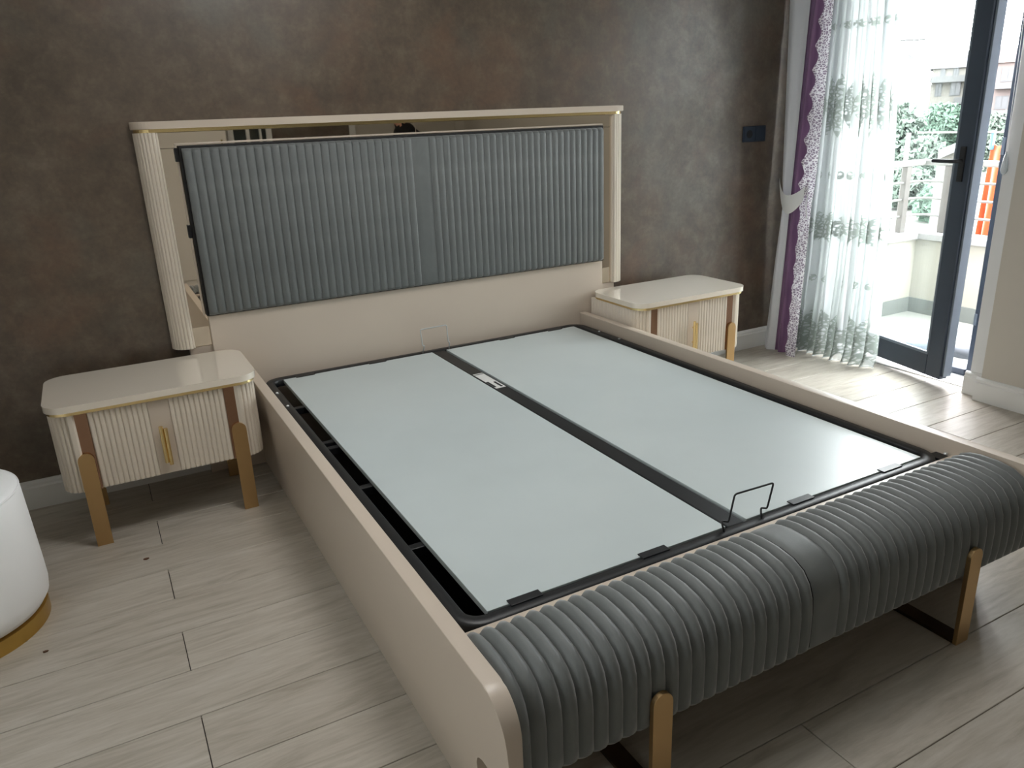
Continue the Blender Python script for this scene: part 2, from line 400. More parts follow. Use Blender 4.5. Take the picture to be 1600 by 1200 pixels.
obj('strike_plate', dbox(2.580, 2.588, -1.062, -1.047, 1.12, 1.20, 0.001), alu2, door)
# leaf standing ajar, hinged behind the sheer curtain
H0 = Vector((2.525, -0.335)); E0 = Vector((2.362, -1.065)); dl = (E0-H0); LW = dl.length; ang = math.atan2(dl.y, dl.x)
leaf = obj('leaf', bmesh.new(), alu, door); leaf.location = (H0.x-D.x, H0.y-D.y, 0); leaf.rotation_euler = (0, 0, ang)
bm = bmesh.new()   # local: +x along the leaf, -y faces the room
TH = 0.05
for a in ((LW-0.092, LW, 0.035, 2.25), (0, 0.085, 0.035, 2.25)):
    box(bm, a[0], a[1], -TH/2, TH/2, a[2], a[3], bev=0.004)
for a in ((0.035, 0.145), (2.15, 2.25)): box(bm, 0.085, LW-0.092, -TH/2, TH/2, a[0], a[1], bev=0.004)
bmesh.ops.recalc_face_normals(bm, faces=bm.faces[:]); bm.to_mesh(leaf.data); bm.free()
bm = B(LW, LW+0.012, -0.012, TH/2+0.012, 0.05, 2.24, bev=0.002); obj('rebate_lip', bm, alu2, leaf)
bm = B(0.085, LW-0.092, -TH/2-0.001, -TH/2+0.014, 0.143, 0.158, bev=0.002); box(bm, LW-0.102, LW-0.090, -TH/2-0.001, -TH/2+0.014, 0.145, 2.15, bev=0.002)
obj('glazing_bead', bm, alu2, leaf)
obj('pane', B(0.08, LW-0.088, -0.004, 0.004, 0.14, 2.155), glass, leaf)
bm = B(LW-0.062, LW-0.030, -TH/2-0.009, -TH/2, 1.01, 1.17, bev=0.003)
tube(fillet([(LW-0.046, -TH/2, 1.105), (LW-0.046, -TH/2-0.055, 1.105), (LW-0.165, -TH/2-0.058, 1.105)], 0.02), 0.0095, 10, bm)
obj('lever_handle', bm, ink, leaf)

# ================================================================== HEADBOARD
hb = empty('headboard', (0, -0.03, 0))
tag(hb, 'cream headboard with fluted posts, mirror border and grey ribbed velvet cushion on brown wall', 'headboard')
HB = Vector((0, -0.03, 0))
def hobj(name, bm, m, parent=None, smooth=False):
    o = obj(name, bm, m, parent or hb, smooth)
    if parent is None: o.location = -HB
    return o
hobj('top_slab', prism(rrect(-1.108, 1.108, -0.078, -0.002, 0.062, 8, (1, 0, 0, 1)), 'z', 1.389, 1.416, bev=0.004), cream)
hobj('gold_trim', prism(rrect(-1.099, 1.099, -0.069, -0.002, 0.060, 8, (1, 0, 0, 1)), 'z', 1.377, 1.389), gold)
for s in (-1, 1):
    path = [(-1.099, -0.004)]+arc(-1.099+0.06, -0.066+0.06, 0.06, 180, 270, 10)+[(-1.030, -0.066)]
    # travel back->front round the corner: outward normal lies on the right-hand side only when reversed for the mirror copy
    if s == 1: path = [(-x, y) for x, y in path][::-1]
    hobj('fluted_post', flutes(path, 0.5505, 1.377, 0.0135, 0.0045, 0.018), flute)
    hobj('post_core', B(*sorted((s*1.030, s*1.085)), -0.050, -0.003, 0.552, 1.377), cream)
    hobj('inner_bead', B(*sorted((s*1.0215, s*1.0295)), -0.064, -0.003, 0.552, 1.377, bev=0.002), flute)
    hobj('mirror_panel', B(*sorted((s*0.90, s*1.021)), -0.052, -0.047, 0.552, 1.318, bev=0.0008), mirror)
    hobj('mirror_panel', B(*sorted((s*0.002, s*1.021)), -0.052, -0.047, 1.320, 1.376, bev=0.0008), mirror) if s == 1 else None
hobj('mirror_panel', B(-1.021, 0.0, -0.052, -0.047, 1.320, 1.376, bev=0.0008), mirror)
hobj('back_board', B(-1.03, 1.03, -0.047, -0.003, 0.55, 1.376), cream)
hobj('lower_panel', B(-0.955, 0.955, -0.074, -0.0525, 0.0, 0.674, bev=0.002), cream)
hobj('base_panel', B(-1.043, 1.043, -0.052, -0.020, 0.0, 0.5495, bev=0.002), cream)
# cushion rim
bm = bmesh.new()
for a in ((-0.9705, -0.9635), (0.9635, 0.9705)): box(bm, a[0], a[1], -0.058, -0.052, 0.676, 1.334, bev=0.001)
box(bm, -0.9705, 0.9705, -0.058, -0.052, 1.329, 1.336, bev=0.001)
hobj('cushion_rim', bm, cream)
cush = hobj('cushion', B(-0.960, 0.960, -0.078, -0.0525, 0.675, 1.327, bev=0.003), dark_side)
def channel(x0, x1, zc0, zc1, yb, yf, name='channel', par=None, flat=False, m=velvet):
    """one stuffed channel of the headboard: rounded across and at both ends"""
    bm = bmesh.new(); nx = 7; w_ = x1-x0; R = 0.016
    zs = [zc0+R*(1-math.cos(a)) for a in (0, .5, 1.0, PI/2)]+[zc1-R*(1-math.cos(a)) for a in (PI/2, 1.0, .5, 0)]
    dz = [math.sin(a) for a in (0, .5, 1.0, PI/2)]; dz = dz+dz[::-1]
    rows = []
    for z, e in zip(zs, dz):
        row = []
        for i in range(nx):
            t_ = i/(nx-1); b_ = 1-abs(2*t_-1)**2.4 if not flat else min(1, 12*min(t_, 1-t_))
            d = (0.0055*b_ if not flat else 0.003*b_)+0.028*e
            row.append(bm.verts.new((x0+w_*t_, yb-d, z)))
        rows.append(row)
    for a, b in zip(rows, rows[1:]):
        for i in range(nx-1): bm.faces.new((a[i], a[i+1], b[i+1], b[i]))
    bk = [[bm.verts.new((x, yb+0.004, z)) for x in (x0, x1)] for z in (zc0, zc1)]
    bm.faces.new([r[0] for r in rows]+[bk[1][0], bk[0][0]]); bm.faces.new([r[-1] for r in rows][::-1]+[bk[0][1], bk[1][1]])
    bm.faces.new(rows[0][::-1]+[bk[0][0], bk[0][1]]); bm.faces.new(rows[-1]+[bk[1][1], bk[1][0]])
    o = obj(name, bm, m, par); sharp(o, 60); return o
NH = 28; x0 = 0.0405; wdt = (0.950-x0)/NH
first = channel(-wdt/2, wdt/2, 0.677, 1.3185, -0.066, -0.1, par=cush)
for s in (-1, 1):
    for i in range(NH):
        o = first if (s == -1 and i == 0) else first.copy()
        if o is not first: COL.objects.link(o)
        o.location.x = s*(x0+wdt*(i+0.5))
channel(-x0, x0, 0.677, 1.3185, -0.066, -0.1, 'flat_strip', cush, True)
for z0 in (1.27, 0.985): hobj('corner_clip', B(-0.974, -0.956, -0.066, -0.0605, z0, z0+0.05, bev=0.001), black)

# ================================================================== BED
bed = empty('storage_bed', (0, -1.2, 0))
tag(bed, 'cream storage bed without mattress, white base boards and grey ribbed velvet foot bench', 'bed')
BD = Vector((0, -1.2, 0))
def bobj(name, bm, m, parent=None, smooth=False):
    o = obj(name, bm, m, parent or bed, smooth)
    if parent is None: o.location = -BD
    return o
ZR = 0.4265
for s in (-1, 1):
    # rail: flat top, rounded foot end, outer face leaning in slightly to the floor
    out = [(-0.082, 0.0), (-0.082, ZR)]+[(-2.285+0.075*math.cos(math.radians(a)), ZR-0.085+0.085*math.sin(math.radians(a))) for a in range(90, 181, 9)]+[(-2.362, 0.205)]+[(-2.235+0.035*math.sin(math.radians(a)), 0.170+0.035*math.cos(math.radians(a))) for a in range(0, 91, 15)]+[(-2.200, 0.0)]
    t = bmesh.new()
    inn = [t.verts.new((s*0.81, y, z)) for y, z in out]
    ou = [t.verts.new((s*(0.847-0.026*(1-z/ZR)), y, z)) for y, z in out]
    fa = t.faces.new(inn); fb = t.faces.new(ou[::-1]); n = len(out)
    for i in range(n): t.faces.new((inn[i], inn[(i+1) % n], ou[(i+1) % n], ou[i]))
    bmesh.ops.bevel(t, geom=list(fa.edges)+list(fb.edges), offset=0.0025, segments=2, profile=0.5, affect='EDGES')
    sharp(bobj('side_rail', t, cream), 30)
bobj('foot_panel', B(-0.81, 0.81, -2.099, -2.079, 0.0, 0.36), cream)
bobj('foot_ledge', B(-0.8095, 0.8095, -2.20, -2.079, 0.360, 0.381, bev=0.002), cream)
bobj('storage_floor', B(-0.81, 0.81, -2.066, -0.082, 0.02, 0.04), black)
# metal lift frame: rounded rectangular tube
def tube_rect(bm, pts, w_, h_, z, closed=True):
    """flat bar of rectangular section following plan points, top at z"""
    n = len(pts); rings = []
    for i in range(n):
        a = Vector(pts[i-1]) if (closed or i) else Vector(pts[0]); b = Vector(pts[(i+1) % n]) if (closed or i < n-1) else Vector(pts[-1])
        d = (b-a).normalized(); nn = Vector((d.y, -d.x)); p = Vector(pts[i])
        e = 0.005
        sec = [(-w_/2+e, z), (w_/2-e, z), (w_/2, z-e), (w_/2, z-h_), (-w_/2, z-h_), (-w_/2, z-e)]
        rings.append([bm.verts.new((p.x+nn.x*q[0], p.y+nn.y*q[0], q[1])) for q in sec])
    for i in range(n if closed else n-1):
        a, b = rings[i], rings[(i+1) % n]
        for k in range(6): bm.faces.new((a[k], a[(k+1) % 6], b[(k+1) % 6], b[k]))
    return bm
lf_ = bobj('lift_frame', sharp_bm := tube_rect(bmesh.new(), rrect(-0.774, 0.774, -2.056, -0.115, 0.055, 8), 0.038, 0.03, 0.378), black); sharp(lf_, 50)
for y in (-0.47, -0.87, -0.925, -1.27, -1.67):
    bobj('cross_bar', B(-0.756, 0.756, y-0.013, y+0.013, 0.335, 0.3605, bev=0.002), black, lf_)
bobj('center_beam', B(-0.028, 0.028, -2.036, -0.134, 0.345, 0.3745, bev=0.003), black, lf_)
bobj('base_board', B(-0.712, -0.0355, -2.0345, -0.140, 0.3612, 0.3775, bev=0.0012), board)
bobj('base_board', B(0.0355, 0.733, -2.0345, -0.140, 0.3612, 0.3775, bev=0.0012), board)
for (x_, y_) in ((-0.62, -2.04), (-0.265, -2.04), (0.23, -2.04), (0.59, -2.04), (-0.62, -0.136), (-0.3, -0.136), (0.35, -0.136), (0.62, -0.136)):
    s = 1 if y_ < -1 else -1
    bobj('board_clip', B(x_-0.04, x_+0.04, *sorted((y_-0.008*s, y_+0.016*s)), 0.3778, 0.3808, bev=0.001), black, lf_)
for (x_, y_) in ((-0.775, -0.308), (-0.774, -0.484), (0.775, -0.305), (0.775, -0.469)):
    bobj('bolt', lathe([(0.006, 0.378), (0.006, 0.381), (0.004, 0.383)], 10, c=(x_, y_)), steel, lf_)
bobj('bolt', lathe([(0.006, 0.381), (0.006, 0.384), (0.004, 0.386)], 10, c=(0.80, -2.066)), steel, lf_)
bobj('corner_plate', B(0.77, 0.81, -2.09, -2.03, 0.366, 0.374), black, lf_)
st = bobj('sticker', B(-0.023, 0.021, -0.752, -0.540, 0.3745, 0.3751), paper)
for a in ((-0.021, 0.019, -0.556, -0.549), (0.004, 0.014, -0.740, -0.672), (-0.023, -0.012, -0.735, -0.660)):
    bobj('sticker_print', B(*a, 0.3751, 0.3753), ink, st)
wire = [(-0.059, -2.056, 0.372), (-0.056, -2.04, 0.402), (-0.022, -2.03, 0.384), (-0.012, -2.036, 0.462), (0.122, -2.036, 0.458), (0.112, -2.03, 0.384), (0.078, -2.04, 0.400), (0.066, -2.056, 0.372)]
bobj('mattress_stop', tube(fillet(wire, 0.008, 4), 0.0026, 8), black, smooth=True)
wire = [(-0.078, -0.125, 0.372), (-0.074, -0.150, 0.418), (-0.086, -0.158, 0.420), (-0.092, -0.158, 0.497), (0.037, -0.158, 0.499), (0.040, -0.158, 0.418), (0.050, -0.150, 0.414), (0.055, -0.125, 0.372)]
bobj('mattress_stop', tube(fillet(wire, 0.008, 4), 0.0026, 8), steel, smooth=True)
# foot bench cushion
prof = [(-2.110, 0.380), (-2.111, 0.391), (-2.119, 0.403), (-2.140, 0.411), (-2.17, 0.416), (-2.22, 0.416), (-2.262, 0.409), (-2.293, 0.393), (-2.313, 0.368), (-2.324, 0.338), (-2.328, 0.30), (-2.328, 0.24), (-2.326, 0.205), (-2.318, 0.193), (-2.30, 0.190)]
core = [(y+(0.012 if y < -2.2 else 0.006), z-0.010) for y, z in prof]+[(-2.12, 0.19), (-2.12, 0.37)]
fc = bobj('foot_cushion', prism(core, 'x', -0.806, 0.806), dark_side)
def fchannel(w_, name, h, flat=False):
    bm = bmesh.new(); nx = 9 if not flat else 11; rows = []
    for i, (y, z) in enumerate(prof):
        a = prof[max(i-1, 0)]; b = prof[min(i+1, len(prof)-1)]
        d = Vector((b[0]-a[0], b[1]-a[1])).normalized(); nn = Vector((d.y, -d.x))
        if nn.dot(Vector((y+2.2, z-0.30))) < 0: nn = -nn
        row = []
        for k in range(nx):
            t_ = k/(nx-1); b_ = 1-abs(2*t_-1)**2.0 if not flat else min(1, 8*min(t_, 1-t_))
            e = h*(b_-0.55) if not flat else h*b_-0.003
            e *= {0: 0.1, 1: 0.35, 2: 0.8, len(prof)-1: 0.15, len(prof)-2: 0.3, len(prof)-3: 0.6}.get(i, 1.0)
            row.append(bm.verts.new((-w_/2+w_*t_, y+nn.x*e, z+nn.y*e)))
        rows.append(row)
    for a, b in zip(rows, rows[1:]):
        for i in range(nx-1): bm.faces.new((a[i], a[i+1], b[i+1], b[i]))
    o = obj(name, bm, velvet, fc); sharp(o, 70); return o
NF = 22; x0 = 0.043; wdt = (0.807-x0)/NF
first = fchannel(wdt, 'channel', 0.013)
for s in (-1, 1):
    for i in range(NF):
        o = first if (s == -1 and i == 0) else first.copy()
        if o is not first: COL.objects.link(o)
        o.location.x = s*(x0+wdt*(i+0.5))
fchannel(2*x0, 'flat_strip', 0.004, True)
# gold U-shaped foot legs
for xc in (-0.483, 0.535):
    pts = [(xc-0.0245, 0.0)]+[(xc-0.0245*math.cos(math.radians(a)), 0.262+0.0245*math.sin(math.radians(a))) for a in range(0, 181, 12)]+[(xc+0.0245, 0.0)]
    lg = bobj('leg', prism(pts, 'y', -2.3455, -2.3335, bev=0.001), brass)
    bobj('leg_floor_bar', B(xc-0.0245, xc+0.0245, -2.3335, -2.105, 0.0, 0.010, bev=0.001), dark_bronze, lg)

# ================================================================== NIGHTSTANDS
def nightstand(cx, label):
    r = empty('nightstand', (cx, -0.27, 0)); tag(r, label, 'nightstand', 'fluted cream nightstands on either side of the bed')
    O = Vector((0, -0.27, 0))
    def n(name, bm, m, par=None):
        o = obj(name, bm, m, par or r)
        if par is None: o.location = -O
        return o
    HW = 0.3475; FR = -0.492; BK = -0.082
    sharp(n('top', prism(rrect(-HW, HW, FR, BK, 0.072, 10), 'z', 0.507, 0.530, bev=0.005, seg=3), topc), 40)
    sharp(n('gold_trim', prism(rrect(-HW+0.007, HW-0.007, FR+0.007, BK+0.004, 0.067, 10), 'z', 0.495, 0.507), gold), 40)
    n('body', prism(rrect(-HW+0.024, HW-0.024, FR+0.036, BK-0.002, 0.055, 8), 'z', 0.212, 0.495), flute)
    yf = FR+0.022; xs = HW-0.012; R = 0.070; xi = 0.279; xj = 0.221
    for s in (-1, 1):
        p = [(-xs, BK)]+arc(-xs+R, yf+R, R, 180, 270, 10)+[(-xi, yf)]
        if s == 1: p = [(-a, b) for a, b in p][::-1]
        n('fluted_side', flutes(p, 0.210, 0.495, 0.0165, 0.0055, 0.010), flute)
        n('bronze_inlay', B(*sorted((s*xj, s*xi)), yf-0.002, yf+0.012, 0.210, 0.495, bev=0.0008), bronze)
    bm = flutes([(-xj+0.001, yf), (-0.034, yf)], 0.213, 0.493, 0.0165, 0.0055, 0.012)
    flutes([(0.034, yf), (xj-0.001, yf)], 0.213, 0.493, 0.0165, 0.0055, 0.012, bm)
    dr = n('drawer_front', bm, flute)
    n('center_strip', B(-0.034, 0.034, yf-0.004, yf+0.012, 0.213, 0.493, bev=0.001), cream, dr)
    bm = tube([(-0.006, yf-0.024, 0.262), (-0.006, yf-0.024, 0.400)], 0.0072, 10); tube([(0.007, yf-0.024, 0.252), (0.008, yf-0.024, 0.390)], 0.0072, 10, bm)
    for z in (0.29, 0.365): tube([(0, yf, z), (0, yf-0.024, z)], 0.004, 8, bm)
    o = n('handle', bm, gold, dr); sharp(o, 40)
    for s in (-1, 1):
        xc = s*0.253; hw = 0.0255
        pts = [(xc-hw, 0.0)]+[(xc-hw*math.cos(math.radians(a)), 0.325+hw*math.sin(math.radians(a))) for a in range(0, 181, 12)]+[(xc+hw, 0.0)]
        n('leg', prism(pts, 'y', yf-0.012, yf-0.003, bev=0.001), brass)
        bm = B(xc-hw, xc+hw, BK-0.055, BK-0.046, 0.0, 0.212, bev=0.001)
        n('rear_leg', bm, brass)
    return r
nightstand(-1.2125, 'cream nightstand left of the bed, between the bed and the white pouf')
nightstand(1.2175, 'cream nightstand right of the bed, between the bed and the purple curtain')

# ================================================================== POUF, SOCKET, CABLE
pf = empty('pouf', (-1.868, -0.815, 0)); tag(pf, 'round white velvet pouf with a gold base ring at left edge', 'pouf')
prf = [(0.10, 0.046), (0.210, 0.046), (0.233, 0.054), (0.247, 0.075), (0.251, 0.105), (0.250, 0.16), (0.245, 0.30), (0.241, 0.405), (0.238, 0.422), (0.226, 0.434), (0.17, 0.441), (0.01, 0.444)]
o = obj('cover', lathe(prf, 72), pouf_m, pf); sharp(o, 60)
o = obj('base_ring', lathe([(0.238, 0.0), (0.238, 0.046), (0.10, 0.047)], 72), pouf_gold, pf); sharp(o, 40)
o = obj('seam_piping', tube([(0.2385*math.cos(a*PI/36), 0.2385*math.sin(a*PI/36), 0.421) for a in range(72)], 0.0026, 6, closed=True), pouf_m, pf, True)
so = empty('wall_socket', (2.024, 0, 1.243)); tag(so, 'dark double wall socket on brown wall beside the curtain', 'socket')
obj('plate', B(-0.084, 0.084, -0.008, 0.0, -0.042, 0.042, bev=0.003), socket_m, so)
bm = B(-0.078, -0.004, -0.011, -0.008, -0.037, 0.037, bev=0.002)
obj('socket_module', bm, socket_m, so)
obj('blank_module', B(0.004, 0.078, -0.011, -0.008, -0.037, 0.037, bev=0.002), socket_m, so)
bm = lathe([(0.0215, 0.0), (0.0215, 0.001)], 32); bm.transform(Matrix.Translation((-0.041, -0.0112, 0)) @ Matrix.Rotation(PI/2, 4, 'X'))
obj('socket_well', bm, hole_m, so)
pts = [(1.36, -0.30, 0.004), (1.40, -0.28, 0.004), (1.43, -0.33, 0.005), (1.38, -0.37, 0.004), (1.42, -0.40, 0.012), (1.47, -0.37, 0.004), (1.49, -0.41, 0.004)]
tag(obj('power_cable', tube(fillet(pts, 0.03, 5), 0.0045, 8), cable_m, None, True), 'short black cable lying on the floor under the right nightstand', 'cable')

crumb_m = mat('dry_brown_leaf', rgb(96, 66, 48), 0.9)
for (x_, y_, r_, lb) in ((-1.349, -0.669, 0.012, 'small brown crumb on the floor in front of the left nightstand'), (-1.64, -1.059, 0.008, 'tiny dark crumb on the floor beside the pouf')):
    pts = [(x_+r_*math.cos(k*PI/4)*(0.7+0.5*random.random()), y_+0.5*r_*math.sin(k*PI/4)*(0.7+0.5*random.random())) for k in range(8)]
    tag(obj('crumb', prism(pts, 'z', 0.0002, 0.004, bev=0.001), crumb_m), lb, 'crumb')

# ================================================================== CURTAINS
def lerp_tab(tab, z):
    for (z0, v0), (z1, v1) in zip(tab, tab[1:]):
        if z0 <= z <= z1: return v0+(v1-v0)*(z-z0)/(z1-z0)
    return tab[0][1] if z < tab[0][0] else tab[-1][1]
def sheet(fx, fy, nu, zs, u0=0.0, u1=1.0, thick=0.0012, uvw=1.0):
    """hanging cloth: fx(u,z), fy(u,z); doubled for thickness"""
    bm = bmesh.new(); uvl = bm.loops.layers.uv.new('UVMap'); g_ = []
    for z in zs:
        g_.append([bm.verts.new((fx(u0+(u1-u0)*i/nu, z), fy(u0+(u1-u0)*i/nu, z), z)) for i in range(nu+1)])
    for j in range(len(zs)-1):
        for i in range(nu):
            f = bm.faces.new((g_[j][i], g_[j][i+1], g_[j+1][i+1], g_[j+1][i]))
            for l, (ii, jj) in zip(f.loops, ((i, j), (i+1, j), (i+1, j+1), (i, j+1))): l[uvl].uv = ((u0+(u1-u0)*ii/nu)*uvw, zs[jj])
    return bm
ZS = [0.0+i*0.03 for i in range(84)]
gl_ = [(0, -0.062), (0.56, -0.098), (0.87, -0.124), (0.98, -0.105), (1.9, -0.067), (2.6, -0.05)]
gr_ = [(0, -0.135), (0.56, -0.160), (0.87, -0.170), (0.98, -0.175), (1.9, -0.208), (2.6, -0.23)]
pr_ = [(0, -0.245), (0.56, -0.262), (0.87, -0.268), (0.98, -0.268), (1.25, -0.285), (1.9, -0.318), (2.6, -0.35)]
lr_ = [(0, -0.285), (0.56, -0.305), (0.87, -0.312), (0.98, -0.325), (1.25, -0.335), (1.9, -0.345), (2.6, -0.37)]
dr_ = empty('drape_curtain', (2.15, -0.2, 0)); tag(dr_, 'purple and silver grey curtain with white lace edge, tied back beside brown wall', 'curtain')
DO = Vector((2.15, -0.2, 0))
def cobj(name, bm, m, par, off):
    for v_ in bm.verts: v_.co -= off
    o = obj(name, bm, m, par, True); return o
def zz(z): return max(z, 0.006)
def fx_g(u, z): return 2.150+0.055*max(0, 1-u*8)-0.014*math.sin(u*PI)+0.006*math.sin(u*9+z*0.7)
def fx_p(u, z): return 2.150+0.016*math.sin(u*2*PI*2.0+0.5*math.sin(z*1.1))+0.012*u
def fx_l(u, z): return 2.162+0.007*math.sin(u*PI)+0.03*u
zs = [zz(z) for z in ZS]
gp = cobj('grey_panel', sheet(fx_g, lambda u, z: lerp_tab(gl_, z)*(1-u)+(lerp_tab(gr_, z)-0.012)*u+0.046*max(0, 1-u*8), 24, zs), grey_curtain, dr_, DO)
pp = cobj('purple_panel', sheet(fx_p, lambda u, z: lerp_tab(gr_, z)*(1-u)+(lerp_tab(pr_, z)-0.03)*u, 28, zs), purple, dr_, DO)
# scalloped lace: its left edge swings in pointed scallops over the purple cloth
zl_ = [0.006+i*0.009 for i in range(280)]
def scal(z):
    t_ = (z/0.115) % 1.0; return (0.034 if z > 0.9 else 0.014)*(1-abs(2*t_-1))**1.5
def fy_l(u, z): return (lerp_tab(pr_, z)-0.018+scal(z))*(1-u)+(lerp_tab(lr_, z)-0.034)*u
def fx_l2(u, z): return 2.120+0.010*u
lp = cobj('lace_border', sheet(fx_l2, fy_l, 6, zl_, uvw=0.05), lace_m, dr_, DO)
# tieback: band sagging round the cloth
bm = bmesh.new(); rr = []
for k in range(25):
    t_ = k/24; a = PI*t_
    y = -0.098-0.235*t_; zc = 0.985-0.125*math.sin(a)**0.8 + 0.015*t_; hh = 0.020+0.030*math.sin(a)
    x = 2.145-0.050*math.sin(a)
    rr.append([bm.verts.new((x+0.004*(1 if q == 0 else 0), y, zc-hh+2*hh*q/3)) for q in range(4)])
for a, b in zip(rr, rr[1:]):
    for q in range(3): bm.faces.new((a[q], b[q], b[q+1], a[q+1]))
tube([(2.135, -0.318, 0.96), (2.118, -0.322, 0.87), (2.12, -0.330, 0.80)], 0.004, 6, bm)
cobj('tieback', bm, tie_m, dr_, DO)
# sheer
SO = Vector((2.28, -0.45, 0)); sh = empty('sheer_curtain', SO); tag(sh, 'white embroidered sheer curtain gathered in front of the balcony door', 'curtain')
sl_ = [(0, -0.15), (0.5, -0.18), (0.98, -0.19), (1.9, -0.21), (2.6, -0.22)]
sr_ = [(0, -0.690), (0.07, -0.715), (0.855, -0.712), (1.26, -0.693), (1.78, -0.656), (2.6, -0.60)]
def fold(u, z):
    a = 0.016+0.014*max(0, 1-z/1.2)
    return a*math.sin(u*2*PI*9.5+0.6*math.sin(z*1.7+u*5))+0.010*math.sin(u*2*PI*4.3+1+z*0.8)
def fx_s(u, z): return 2.262+fold(u, z)+0.02*u-0.03*max(0, 0.5-z)*math.sin(u*PI)
def fy_s(u, z): return lerp_tab(sl_, z)*(1-u)+lerp_tab(sr_, z)*u+0.010*math.cos(u*2*PI*9.5)
zs2 = [0.012+i*0.04 for i in range(63)]
bm = sheet(fx_s, fy_s, 190, zs2, uvw=0.75)
cobj('sheer_panel', bm, tulle, sh, SO)
bm = bmesh.new(); tube([(fx_s(i/150, 0.012), fy_s(i/150, 0.012), 0.012) for i in range(151)], 0.0025, 5, bm); cobj('hem', bm, tie_m, sh, SO)
# curtain cord with clear drop weight
cd_ = empty('curtain_cord', (2.345, -1.213, 1.05)); tag(cd_, 'thin curtain cord with clear drop weight beside the balcony door', 'cord')
o = obj('cord', tube([(0, 0.004, 0.09), (0.0, 0.02, 0.7), (0, 0.03, 1.26)], 0.0014, 6), white_paint, cd_)
o = obj('cord', tube([(0, -0.004, 0.09), (0.0, 0.008, 0.7), (0, 0.015, 1.26)], 0.0014, 6), white_paint, cd_)
o = obj('drop_weight', tube([(0, 0, 0.0), (0, 0, 0.006), (0, 0, 0.02), (0, 0, 0.045), (0, 0, 0.075), (0, 0, 0.10)], [0.003, 0.010, 0.0145, 0.013, 0.008, 0.003], 14), None, cd_, True)
clear = mat('clear_plastic', rgb(215, 220, 222), 0.08); P(clear).inputs['Transmission Weight'].default_value = 0.6; P(clear).inputs['IOR'].default_value = 1.2
o.data.materials.append(clear)

# ================================================================== BALCONY
bf = struct(obj('balcony_floor', B(2.72, 3.72, -4.5, 0.14, -0.20, -0.012), ink), 'tiled balcony floor')
for i in range(2):
    for j in range(8):
        xa = 2.722+i*0.44; ya = 0.018-j*0.60
        obj('tile', B(xa+0.002, xa+0.438, ya-0.598, ya, -0.02, 0.0, bev=0.0015, seg=1), tile_m, bf)
bm = B(2.72, 3.72, 0.02, 0.14, -0.2, 0.50); box(bm, 3.60, 3.72, -4.5, 0.02, -0.2, 0.50)
par = struct(obj('balcony_parapet', bm, render_m), 'low cream balcony parapet')
obj('coping', B(2.72, 3.75, -0.012, 0.165, 0.502, 0.545, bev=0.004), coping_m, par)
obj('coping', B(3.568, 3.75, -4.5, -0.012, 0.502, 0.545, bev=0.004), coping_m, par)
obj('skirting', B(2.72, 3.60, 0.010, 0.02, 0.0, 0.10, bev=0.001), skirt_m, par)
obj('skirting', B(3.59, 3.60, -4.5, 0.010, 0.0, 0.10, bev=0.001), skirt_m, par)
struct(obj('facade_return', B(2.50, 2.72, 0.2, 1.2, -3.0, 3.2), render_m))
ra = empty('balcony_railing', (3.68, 0.08, 0.545)); tag(ra, 'grey metal railing with flat posts on the balcony parapet', 'railing')
RO = Vector((3.68, 0.08, 0.545))
def robj(name, bm, m, par=None):
    o = obj(name, bm, m, par or ra)
    if par is None: o.location = -RO
    return o
for (x_, y_) in ((3.50, 0.08), (2.80, 0.08)): robj('post', B(x_-0.025, x_+0.025, y_-0.02, y_+0.02, 0.545, 0.975, bev=0.003), rail_m)
for y_ in (-0.10, -0.90, -1.7, -2.5, -3.3): robj('post', B(3.66, 3.70, y_-0.025, y_+0.025, 0.545, 0.975, bev=0.003), rail_m)
hr = robj('handrail', B(2.72, 3.655, 0.055, 0.105, 0.975, 1.012, bev=0.006), rail_l)
robj('handrail', B(3.655, 3.705, -4.5, 0.105, 0.975, 1.012, bev=0.006), rail_l)
for z in (0.652, 0.762, 0.872):
    robj('rail_bar', tube(fillet([(2.72, 0.08, z), (3.68, 0.08, z), (3.68, -4.5, z)], 0.10, 6), 0.008, 8), rail_l)
# towel on a line outside the rail
cl = empty('clothes_line', (3.95, -0.6, 0.50)); tag(cl, 'thin clothes line with upright brackets outside the balcony railing', 'clothes line')
obj('line', tube([(0, -3.5, 0.67), (0, 0.95, 0.67)], 0.006, 6), rail_l, cl)
for y_ in (1.02, -1.6): obj('bracket', B(-0.012, 0.012, y_-0.012, y_+0.012, -0.25, 0.67), rail_m, cl); obj('bracket_arm', B(-0.25, 0.012, y_-0.012, y_+0.012, -0.25, -0.225), rail_m, cl)
tw = empty('towel', (3.965, -0.265, 0.46)); tag(tw, 'orange towel hanging outside the balcony railing', 'towel')
bm = bmesh.new(); g_ = []
for j in range(19):
    t_ = j/18; row = []
    for i in range(25):
        u = i/24; z = 0.715-0.02*abs(math.sin(u*7))*(1-t_)-0.62*t_; wv = 0.118+0.02*t_
        row.append(bm.verts.new((0.012+0.028*math.sin(u*17)*(0.3+t_), (0.5-u)*2*wv-0.02, z-0.07)))
    g_.append(row)
for a, b in zip(g_, g_[1:]):
    for i in range(24): bm.faces.new((a[i], a[i+1], b[i+1], b[i]))
o = obj('towel_cloth', bm, towel_m, tw, True); md = o.modifiers.new('thickness', 'SOLIDIFY'); md.thickness = 0.006
obj('clothes_peg', B(-0.012, 0.020, 0.080, 0.100, 0.60, 0.72, bev=0.004), peg_m, tw)
